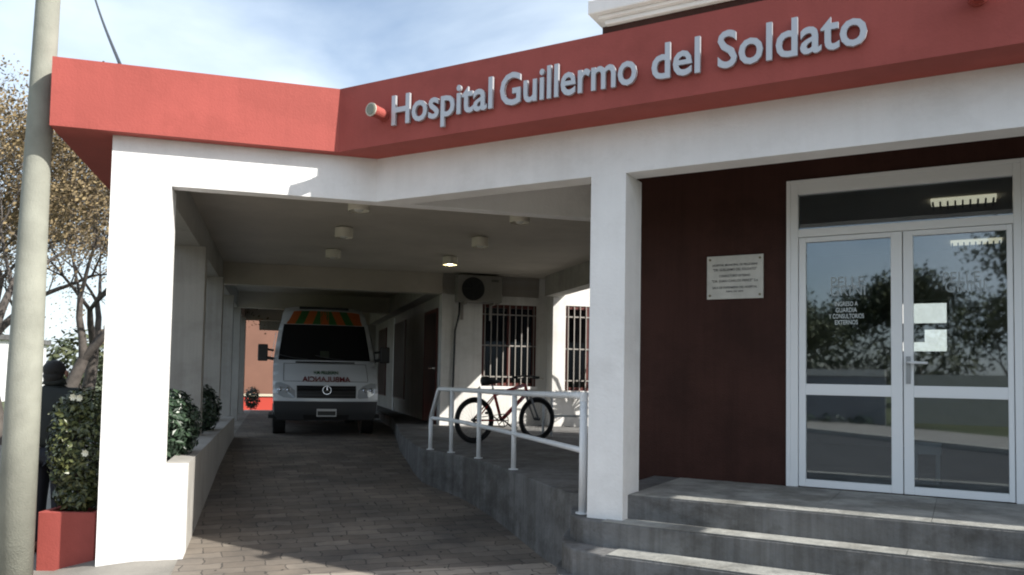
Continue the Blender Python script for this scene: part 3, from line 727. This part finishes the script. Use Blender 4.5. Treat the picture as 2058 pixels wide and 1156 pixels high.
# ------------------------------------------------------------------ plants
def leaves(mb, n, c, r, size, up=.3, shell=.55, rn=rnd, boxy=1.0):
    for _ in range(n):
        while True:
            d = Vector((rn.uniform(-1, 1), rn.uniform(-1, 1), rn.uniform(-1, 1)))
            if boxy < 1 or (d.length <= 1 and d.length > .05): break
        k = rn.uniform(shell, 1)**.6
        d = d.normalized()*k if boxy >= 1 else d
        p = Vector(c)+Vector((d.x*r[0], d.y*r[1], d.z*r[2]))
        nrm = (d+Vector((rn.uniform(-.7, .7), rn.uniform(-.7, .7), rn.uniform(-.3, .9)))).normalized()
        a = nrm.orthogonal().normalized(); a.rotate(Matrix.Rotation(rn.uniform(0, 6.28), 3, nrm)); b = nrm.cross(a)
        s = size*rn.uniform(.6, 1.3)
        mb.add([p-a*s, p+b*s*.45+nrm*s*.12, p+a*s, p-b*s*.45+nrm*s*.12], [(0, 1, 2, 3)])
def planter_shrub():
    o = (-3.45, 6.54)
    z0 = -.09; fr = lambda u, v, z: A(u, v, z)
    pt = thing('planter_box', 'square red concrete planter box on the pavement left of the white corner column', 'planter', (o[0], o[1], z0))
    m = MB()
    u0, u1, v0, v1 = -3.67, -3.225, 6.32, 6.76
    m.box(u0, u1, v0, v0+.05, z0, .385); m.box(u0, u1, v1-.05, v1, z0, .385); m.box(u0, u0+.05, v0+.05, v1-.05, z0, .385); m.box(u1-.05, u1, v0+.05, v1-.05, z0, .385)
    m.make('box_wall', RED, pt, bev=.006)
    m = MB(); m.box(u0+.05, u1-.05, v0+.05, v1-.05, z0, .33); m.make('soil', mat('soil', (.04, .03, .02), .95), pt)
    c = (-3.44, 6.54, .86)
    sh = thing('shrub', 'leafy green shrub with pale flowers growing in the red planter box', 'shrub', (c[0], c[1], .33))
    m = MB()
    for i in range(9):
        a = i*.7; m.tube([(c[0], c[1], .33), (c[0]+.08*math.cos(a), c[1]+.08*math.sin(a), .7), (c[0]+.17*math.cos(a), c[1]+.17*math.sin(a), 1.15)], [.012, .009, .004], 5)
    m.make('stem', BARK, sh)
    m = MB(); leaves(m, 4200, (c[0], c[1], .88), (.28, .28, .48), .025, shell=.45); leaves(m, 400, (c[0]-.02, c[1], .48), (.2, .2, .13), .035)
    leaves(m, 400, (c[0]-.02, c[1], 1.15), (.24, .22, .2), .036)
    m.make('foliage', LEAF, sh)
    for q in ((.0, -.20, 1.28), (.05, -.2, 1.275), (.14, -.25, .85)):
        m = MB()
        for k in range(7):
            a = k*.9; e = Vector((c[0]+q[0], c[1]+q[1], q[2]))
            m.add([e, e+Vector((math.cos(a)*.022, -.012, math.sin(a)*.022)), e+Vector((math.cos(a+.5)*.03, -.018, math.sin(a+.5)*.03)), e+Vector((math.cos(a+1)*.022, -.012, math.sin(a+1)*.022))], [(0, 1, 2, 3)])
        m.make('flower', FLOW, sh)
planter_shrub()
def hedge(u, v, lb, w=.24, h=.33, n=700, zc=1.02):
    c = A(u, v, zc); s = thing('shrub', lb, 'shrub', (c[0], c[1], .66), 'clipped shrubs in the wall planter between the columns')
    m = MB(); 
    for i in range(5): a = i*1.3; m.tube([(c[0], c[1], .66), (c[0]+.1*math.cos(a), c[1]+.1*math.sin(a), zc)], [.012, .006], 5)
    m.make('stem', BARK, s)
    m = MB(); leaves(m, int(n*2.2), c, (w, w*1.6, h), .034, shell=.45); leaves(m, n, c, (w*.8, w*1.3, h*.85), .045, shell=.7); m.make('foliage', LEAFB, s)
hedge(-1.68, .98, 'rounded dark green shrub just behind the white corner column', .26, .35, 1100, 1.00)
hedge(-1.66, 4.1, 'small dark shrub in the wall planter, second from the front', .22, .33, 500)
hedge(-1.45, 17.9, 'dark bush at the far end of the wall planter by the red garden wall', .22, .35, 300, .75)

def tree(base, h, lean, seed, name, label, group, r0=.16, depth=6, leafn=10, leafm=None, leafs=.10, spread=.55, cl=.35, trunk_h=.28, nb=(2, 3)):
    rn = random.Random(seed)
    t = thing(name, label, 'tree', base, group)
    tm = MB(); cm = MB(); lm = MB()
    def grow(p, d, l, r, k, mb):
        pts = [p]; rr = [r]; q = Vector(p); dd = Vector(d)
        for i in range(3):
            dd = (dd+Vector((rn.gauss(0, .10), rn.gauss(0, .10), rn.gauss(.02, .06)))).normalized(); q = q+dd*l/3; pts.append(q.copy()); rr.append(r*(1-.13*(i+1)))
        mb.tube(pts, rr, 9 if k > 4 else 6 if k > 2 else 4, cap=False)
        if k <= 2 and leafn:
            for _ in range(leafn):
                c = q+Vector((rn.gauss(0, cl), rn.gauss(0, cl), rn.gauss(0, cl*.7)))
                nrm = Vector((rn.gauss(0, 1), rn.gauss(0, 1), rn.gauss(.3, 1))).normalized(); a = nrm.orthogonal().normalized(); b = nrm.cross(a); s = leafs*rn.uniform(.5, 1.3)
                lm.add([c-a*s, c+b*s*.6, c+a*s, c-b*s*.6], [(0, 1, 2, 3)])
        if k == 0: return
        n = rn.choice(nb); an0 = rn.uniform(0, 6.28)
        for i in range(n):
            an = an0+6.28*i/n+rn.gauss(0, .3); a = dd.orthogonal().normalized(); b = dd.cross(a)
            nd = (dd+(a*math.cos(an)+b*math.sin(an))*spread*rn.uniform(.7, 1.25)+Vector((0, 0, .10))).normalized()
            grow(q, nd, l*rn.uniform(.68, .86), rr[-1]*rn.uniform(.66, .86), k-1, cm)
    b = Vector(base); d0 = Vector((lean[0], lean[1], 1)).normalized()
    grow(b, d0, h*trunk_h, r0, depth, tm)
    tm.make('trunk', BARK, t, smooth=True); cr = cm.make('crown', BARK, t, smooth=True)
    if lm.v: lm.make('foliage', leafm or LEAFT, cr)
    return t
TG = 'bare winter trees with golden seed clusters along the street'
TL = [((-10.6, 19, -.15), 11.5, (.05, 0), 3, 'bare tree with golden seed clusters directly behind the person', .17),
      ((-12.3, 23, -.15), 13, (.05, .05), 23, 'bare forked tree just left of the white corner column', .18),
      ((-10.6, 16.6, -.15), 11.5, (-.05, .1), 11, 'bare tree with golden seed clusters just left of the concrete pole', .19),
      ((-13.8, 20, -.15), 13.5, (.15, 0), 31, 'bare tree reaching in from beyond the left picture edge', .2),
      ((-16.4, 27, -.15), 12.0, (0, 0), 41, 'most distant bare tree, seen low behind the concrete pole', .2)]
for i, (bs, h, ln, sd_, lb, r0) in enumerate(TL):
    tree(bs, h, ln, sd_, 'chinaberry_tree', lb, TG, r0*1.25, 7, 16, LEAFT, (.040, .046, .038, .044, .054)[i], .58, .24, .17, (2, 3, 3) if i < 3 else (2, 2, 3))

# low far hedge and houses at the left, beyond the park
def simple_house(x, y, w, d, h, m, label, rot=0.0):
    t = thing('house', label, 'house', (x, y, -.15))
    c, s = math.cos(rot), math.sin(rot)
    F = lambda u, v, z: (x+u*c-v*s, y+u*s+v*c, z)
    MB(F).box(-w/2, w/2, -d/2, d/2, -.15, h).make('wall', m, t)
    MB(F).box(-w/2-.2, w/2+.2, -d/2-.2, d/2+.2, h, h+.25).make('roof', CONC, t)
    for i in range(max(1, int(w/3))):
        u = -w/2+1.2+i*3
        for vv in (-1, 1):
            q = MB(F).box(u, u+1.1, vv*d/2-.03, vv*d/2+.03, 1.0, 2.2).make('window', WOODR, t)
    for i in range(max(1, int(d/3))):
        u = -d/2+1.2+i*3
        MB(F).box(w/2-.03, w/2+.03, u, u+1.1, 1.0, 2.2).make('window', WOODR, t)
    return t
simple_house(-31, 42, 10, 8, 2.9, WHITE, 'low white house far off between the pole and the trees', .3)
simple_house(-44, 46, 9, 8, 2.8, mat('ochre_wall', (.5, .36, .2), .8), 'low ochre house far off at the left picture edge', .3)
for i in range(6):
    x = -40+i*6.5; c = (x, 60+3*math.sin(i*2), 2.2)
    s = thing('tree', ('dense', 'broad', 'low', 'dark', 'wide', 'pale')[i]+' olive green tree on the far left horizon, '+('leftmost of its row', 'second from the left', 'third from the left', 'fourth from the left', 'fifth from the left', 'rightmost of its row')[i], 'tree', (x, c[1], -.15), 'trees on the far horizon')
    m = MB(); m.tube([(x, c[1], -.2), (x, c[1], 2.4)], [.3, .2], 6); m.make('trunk', BARK, s)
    m = MB(); leaves(m, 900, c, (3.8, 3, 2.6), .30, shell=.3); m.make('crown', LEAFG, s)

# ------------------------------------------------------------------ person behind the shrub
def person():
    x, y, z0 = -3.96, 6.98, -.09
    t = thing('person', 'person in a dark jacket seen from behind, standing behind the shrub', 'person', (x, y, z0))
    def skin(name, verts, edges, rad, m, sub=2, root=0):
        me = bpy.data.meshes.new(name); me.from_pydata([tuple(v) for v in verts], edges, []); me.update()
        o = bpy.data.objects.new(name, me); COL.objects.link(o); o.parent = t; me.materials.append(m)
        md = o.modifiers.new('skin', 'SKIN'); md.use_smooth_shade = True
        for i, r in enumerate(rad):
            me.skin_vertices[0].data[i].radius = (r if isinstance(r, tuple) else (r, r)); me.skin_vertices[0].data[i].use_root = (i == root)
        sb = o.modifiers.new('sub', 'SUBSURF'); sb.levels = sub; sb.render_levels = sub
        return o
    # body: pelvis 0, spine, neck, head, arms and legs
    V = [(0, 0, .92), (0, 0, 1.12), (0, -.01, 1.32), (0, 0, 1.44), (0, 0, 1.50), (0, -.01, 1.58),
         (-.19, 0, 1.36), (-.25, .0, 1.10), (-.22, -.12, .90), (.19, 0, 1.36), (.25, 0, 1.10), (.22, -.12, .90),
         (-.09, 0, .86), (-.10, -.01, .48), (-.11, 0, .08), (-.12, -.14, .03), (.09, 0, .86), (.10, -.01, .48), (.11, 0, .08), (.12, -.14, .03)]
    E = [(0, 1), (1, 2), (2, 3), (3, 4), (4, 5), (2, 6), (6, 7), (7, 8), (2, 9), (9, 10), (10, 11), (0, 12), (12, 13), (13, 14), (14, 15), (0, 16), (16, 17), (17, 18), (18, 19)]
    rad = [(.15, .10), (.14, .10), (.17, .10), (.06, .06), (.055, .06), (.085, .10), .055, .045, .03, .055, .045, .03, .085, .06, .04, .035, .085, .06, .04, .035]
    body = skin('body', V, E, rad, SKIN)
    Vj = [(0, 0, .86), (0, 0, 1.12), (0, 0, 1.30), (0, 0, 1.42), (0, 0, 1.475), (-.19, 0, 1.365), (-.27, 0, 1.10), (-.225, -.12, .92), (.19, 0, 1.365), (.27, 0, 1.10), (.225, -.12, .92)]
    Ej = [(0, 1), (1, 2), (2, 3), (3, 4), (2, 5), (5, 6), (6, 7), (2, 8), (8, 9), (9, 10)]
    skin('jacket', Vj, Ej, [(.19, .14), (.18, .135), (.20, .135), (.10, .10), (.075, .08), .085, .07, .055, .085, .07, .055], JACK)
    Vt = [(0, 0, .95), (-.09, 0, .86), (-.10, -.01, .48), (-.11, 0, .09), (.09, 0, .86), (.10, -.01, .48), (.11, 0, .09)]
    skin('trousers', Vt, [(0, 1), (1, 2), (2, 3), (0, 4), (4, 5), (5, 6)], [(.17, .125), .105, .08, .065, .105, .08, .065], TROU)
    m = MB()
    base = Vector((x, y, z0))
    m.ball(base+Vector((0, -.01, 1.585)), (.088, .105, .085), 16, 10); m.ball(base+Vector((.0, -.03, 1.53)), (.078, .075, .085), 14, 8)
    m.make('hair', HAIR, t, smooth=True)
    m = MB(); m.tube([base+Vector((0, .0, 1.455)), base+Vector((0, .0, 1.515))], [.098, .078], 16); m.make('collar', JACK, t, smooth=True)
    m = MB(); m.ball(base+Vector((0, .095, 1.545)), (.014, .02, .022), 8, 6); m.ball(base+Vector((0, .088, 1.50)), (.028, .01, .008), 8, 5); m.make('nose', SKIN, body, smooth=True)
    for sg in (-1, 1):
        m = MB(); m.ball(base+Vector((sg*.032, .088, 1.57)), (.013, .008, .008), 8, 5); m.make('eye', DKPL, body, smooth=True)
    for sgn in (-1, 1):
        m = MB(); m.ball(base+Vector((sgn*.09, .02, 1.55)), (.012, .022, .032), 8, 6); m.make('ear', SKIN, body, smooth=True)
        m = MB(); w = base+Vector((sgn*.22, -.13, .87)); m.tube([w+Vector((0, 0, .04)), w+Vector((0, -.01, 0)), w+Vector((0, -.015, -.06))], [.026, .034, .03], 8)
        for i in range(4):
            q = w+Vector((sgn*(.004), -.045+.02*i, -.055)); l = (.055, .068, .073, .062)[i]
            m.tube([q, q+Vector((-sgn*.004, 0, -l*.5)), q+Vector((-sgn*.02, 0, -l))], [.010, .009, .006], 6)
        q = w+Vector((0, -.035, -.01)); m.tube([q, q+Vector((0, -.03, -.03)), q+Vector((-sgn*.005, -.035, -.055))], [.012, .010, .007], 6)
        m.make('hand', SKIN, body, smooth=True)
        m = MB(); m.ball(base+Vector((sgn*.115, .07, .045)), (.05, .14, .05), 10, 6); m.make('shoe', BLACK, t, smooth=True)
    for m_ in t.children:
        pass
person()

# ------------------------------------------------------------------ across the street (mirrored in the glass doors)
ww = thing('street_wall', 'long grey garden wall across the street, mirrored in the glass doors', 'wall', A(-8, -19.8, 0))
MB(B).box(-40, 1.8, -24.6, -24.35, -.2, 1.75).make('wall_body', mat('grey_blue_wall', (.22, .23, .25), .8, var=.15, vscale=.6), ww)
MB(B).box(-40, 1.8, -24.66, -24.29, 1.75, 2.0).make('coping', mat('pale_coping', (.5, .5, .47), .8), ww)
w3 = MB(B).box(1.82, 24, -30.6, -30.3, -.2, 1.9).make('garden_wall', mat('pale_wall', (.55, .54, .5), .8, var=.1)); tag(w3, 'pale garden wall behind the forked street trees, mirrored in the right door', 'wall')
hg = thing('hedge', 'dark low hedge at the foot of the wall across the street', 'hedge', B(0, -24, 0))
m = MB()
for i in range(30):
    c = B(-28+i, -23.9, .1); leaves(m, 90, c, (.6, .35, .28), .09, shell=.3)
m.make('foliage', LEAFB, hg)
G0 = B(2.0, -41); GH = BB-math.pi/4.5
def G(u, v, z=0.0): return (G0[0]+math.cos(GH)*u-math.sin(GH)*v, G0[1]+math.sin(GH)*u+math.cos(GH)*v, z)
for i, (u, v, hh, sd_, dp, lf_, lb) in enumerate(((-1.6, -28, 5.0, 5, 5, 70, 'dense dark tree behind the grey wall, mirrored in the left door'), (-4.5, -30, 5.4, 8, 5, 70, 'tall dark tree left of the thin street lamp, mirrored in the left door'),
     (6.3, -26.8, 5.2, 13, 5, 24, 'slim forked street tree at the middle of the mirrored view in the right door'), (7.5, -26.4, 4.8, 17, 5, 24, 'forked tree nearest the right frame of the right door, mirrored in it'),
     (8, -52, 11, 19, 5, 60, 'large brown green tree, the widest crown mirrored in the right door'), (1, -56, 9, 29, 5, 60, 'distant tree above the middle of the grey wall, mirrored between the doors'))):
    p = B(u, v, -.15)
    tree(p, hh, (0, 0), sd_, 'street_tree', lb, 'trees across the street', .14, dp, lf_, LEAFG, .09 if v > -40 else .2, .5, .4 if v > -40 else .9, .3)
for i in range(7):
    c = B(-34+i*9+1.5*math.sin(i*3), -62+3*math.cos(i*2.2), 3.0)
    t_ = thing('tree', ('dense', 'broad', 'low', 'dark', 'wide', 'pale', 'round')[i]+' green tree in the distant row across the street, '+('first', 'second', 'third', 'fourth', 'fifth', 'sixth', 'seventh')[i]+' of seven', 'tree', (c[0], c[1], -.15), 'distant row of trees across the street')
    m = MB(); m.tube([(c[0], c[1], -.2), (c[0], c[1], 3)], [.35, .2], 6); m.make('trunk', BARK, t_)
    m = MB(); leaves(m, 1500, c, (5.2, 4.5, 3.2), .28, shell=.3); m.make('crown', LEAFG, t_)
lp = MB(); q = B(-1.9, -22.5, 0); lp.tube([(q[0], q[1], -.1), (q[0], q[1], 4.4)], .055, 8); q2 = B(-.6, -22.5, 4.4); lp.tube([(q[0], q[1], 4.35), q2], .04, 6)
tag(lp.make('street_lamp', DKPL), 'thin dark bracket street lamp across the street, mirrored in the left door', 'street lamp')
# tree right of the picture that dapples the steps, palm in the court
tree(B(15.5, -.6, -.05), 8.5, (0, 0), 51, 'street_tree', 'sparse tree standing to the right of the entrance steps', 'trees beside the entrance', .15, 6, 9, LEAFG, .10, .5, .35, .26)
pa = thing('palm', 'small spiky palm in the open court beside the barred window', 'palm', A(5.5, 5.7, .63))
m = MB(); c = A(5.5, 5.7, 2.1); m.tube([(c[0], c[1], .6), (c[0], c[1], 2.1)], [.09, .07], 8); m.make('trunk', BARK, pa)
m = MB()
for i in range(46):
    an = rnd.uniform(0, 6.28); el = rnd.uniform(-.2, 1.3); L_ = rnd.uniform(.6, 1.15)
    d = Vector((math.cos(an)*math.cos(el), math.sin(an)*math.cos(el), math.sin(el))); s = Vector((-math.sin(an), math.cos(an), 0))*.028
    a = Vector(c); m1 = a+d*L_*.55; e = a+d*L_-Vector((0, 0, .25*L_))
    m.add([a-s*.4, a+s*.4, m1+s, m1-s, e], [(0, 1, 2, 3), (3, 2, 4)])
m.make('fronds', LEAFG, pa)

# lobby furniture seen through the glass
lf = None
for i, (u, v) in enumerate(((4.30, 3.1), (4.43, 5.6))):
    t = thing('louvre_light', ('ceiling light with pale louvres seen through the transom', 'ceiling light with pale louvres seen through the right door')[i], 'ceiling light', B(u, v, 3.19), 'louvred ceiling lights in the lobby')
    m = MB(B); m.box(u-.26, u+.26, v-.12, v+.12, 3.17, 3.199); m.make('diffuser', mat('lit_diffuser', (.8, .75, .6), .5, emis=(1, .88, .65), estr=.5), t)
    m = MB(B)
    for k in range(9): m.box(u-.25+k*.06, u-.235+k*.06, v-.115, v+.115, 3.135, 3.169)
    m.make('louvre', BLACK, t)
pf = thing('picture_frame', 'dark framed picture on the lobby wall seen through the right door', 'picture', B(4.39, 6.15, 2.1))
m = MB(B); m.box(4.24, 4.54, 6.13, 6.17, 1.83, 2.46); m.make('frame', mat('dark_wood_frame', (.03, .02, .015), .4), pf)
m = MB(B); m.box(4.28, 4.50, 6.12, 6.128, 1.88, 2.41); m.make('picture', mat('muted_print', (.12, .11, .08), .6, col2=(.28, .26, .18), vscale=6), pf)
bn = thing('bench', 'low white bench in the lobby seen through the lower right glass', 'bench', B(4.0, 2.6, .687))
m = MB(B); m.box(3.90, 4.12, 2.5, 2.85, .90, .98); m.make('seat', ALU, bn)
for u in (3.91, 4.08):
    m = MB(B); m.box(u, u+.03, 2.55, 2.8, .687, .898); m.make('leg', ALU, bn)

# ------------------------------------------------------------------ sun, sky, camera
EL = R(36)
saz = (BB+.035)                          # heading the sun stands in, measured from +X
sd = Vector((math.cos(saz)*math.cos(EL), math.sin(saz)*math.cos(EL), math.sin(EL)))
sun = bpy.data.lights.new('sun', 'SUN'); sun.energy = 3.8; sun.angle = R(.5); sun.color = (1, .96, .88)
so = bpy.data.objects.new('sun', sun); COL.objects.link(so); so.location = sd*50; so.rotation_euler = sd.to_track_quat('Z', 'Y').to_euler()
w = bpy.data.worlds.new('World'); S.world = w; w.use_nodes = True; nt = w.node_tree; N = nt.nodes; L = nt.links
bg = N['Background']; sk = N.new('ShaderNodeTexSky'); sk.sky_type = 'NISHITA'; sk.sun_disc = False
sk.sun_elevation = EL; sk.sun_rotation = math.atan2(sd.x, sd.y); sk.air_density = 1.0; sk.dust_density = 1.5
tc = N.new('ShaderNodeTexCoord'); mp = N.new('ShaderNodeMapping'); mp.inputs['Scale'].default_value = (1, 1, 2.2); mp.inputs['Rotation'].default_value = (.25, .35, .5)
L.new(tc.outputs['Generated'], mp.inputs['Vector'])
no = N.new('ShaderNodeTexNoise'); no.inputs['Scale'].default_value = 2.0; no.inputs['Detail'].default_value = 7; no.inputs['Roughness'].default_value = .5; no.inputs['Distortion'].default_value = .4
L.new(mp.outputs['Vector'], no.inputs['Vector'])
cr = N.new('ShaderNodeValToRGB'); cr.color_ramp.elements[0].position = .38; cr.color_ramp.elements[1].position = .64
cr.color_ramp.elements[0].color = (.12, .12, .12, 1); cr.color_ramp.elements[1].color = (.88, .88, .88, 1)
L.new(no.outputs['Fac'], cr.inputs['Fac'])
mx = N.new('ShaderNodeMix'); mx.data_type = 'RGBA'; mx.inputs[7].default_value = (5.4, 6.15, 6.8, 1)
L.new(cr.outputs['Color'], mx.inputs[0]); L.new(sk.outputs[0], mx.inputs[6]); L.new(mx.outputs[2], bg.inputs['Color'])
bg.inputs['Strength'].default_value = .1

cam = bpy.data.cameras.new('camera'); co_ = bpy.data.objects.new('camera', cam); COL.objects.link(co_); S.camera = co_
p, r = .0466, -.0174; cp, sp, crr, srr = math.cos(p), math.sin(p), math.cos(r), math.sin(r)
fw = Vector((0, cp, sp)); u0 = Vector((0, -sp, cp)); r0 = Vector((1, 0, 0))
Rv = r0*crr-u0*srr; Uv = r0*srr+u0*crr
M = Matrix((Rv, Uv, -fw)).transposed().to_4x4(); M.translation = Vector((0, 0, 1.5)); co_.matrix_world = M
cam.sensor_width = 36; cam.lens = 1614.3/2058*36; cam.shift_y = (682.4-578)/2058; cam.clip_end = 2000; cam.clip_start = .05
S.view_settings.view_transform = 'Standard'; S.view_settings.look = 'None'; S.view_settings.exposure = 1.0; S.view_settings.gamma = 1
S.render.engine = 'CYCLES'
S.cycles.filter_width = 2.0; S.cycles.use_denoising = True; S.cycles.max_bounces = 8; S.cycles.diffuse_bounces = 4; S.cycles.caustics_reflective = False; S.cycles.caustics_refractive = False
S.cycles.sample_clamp_indirect = 6
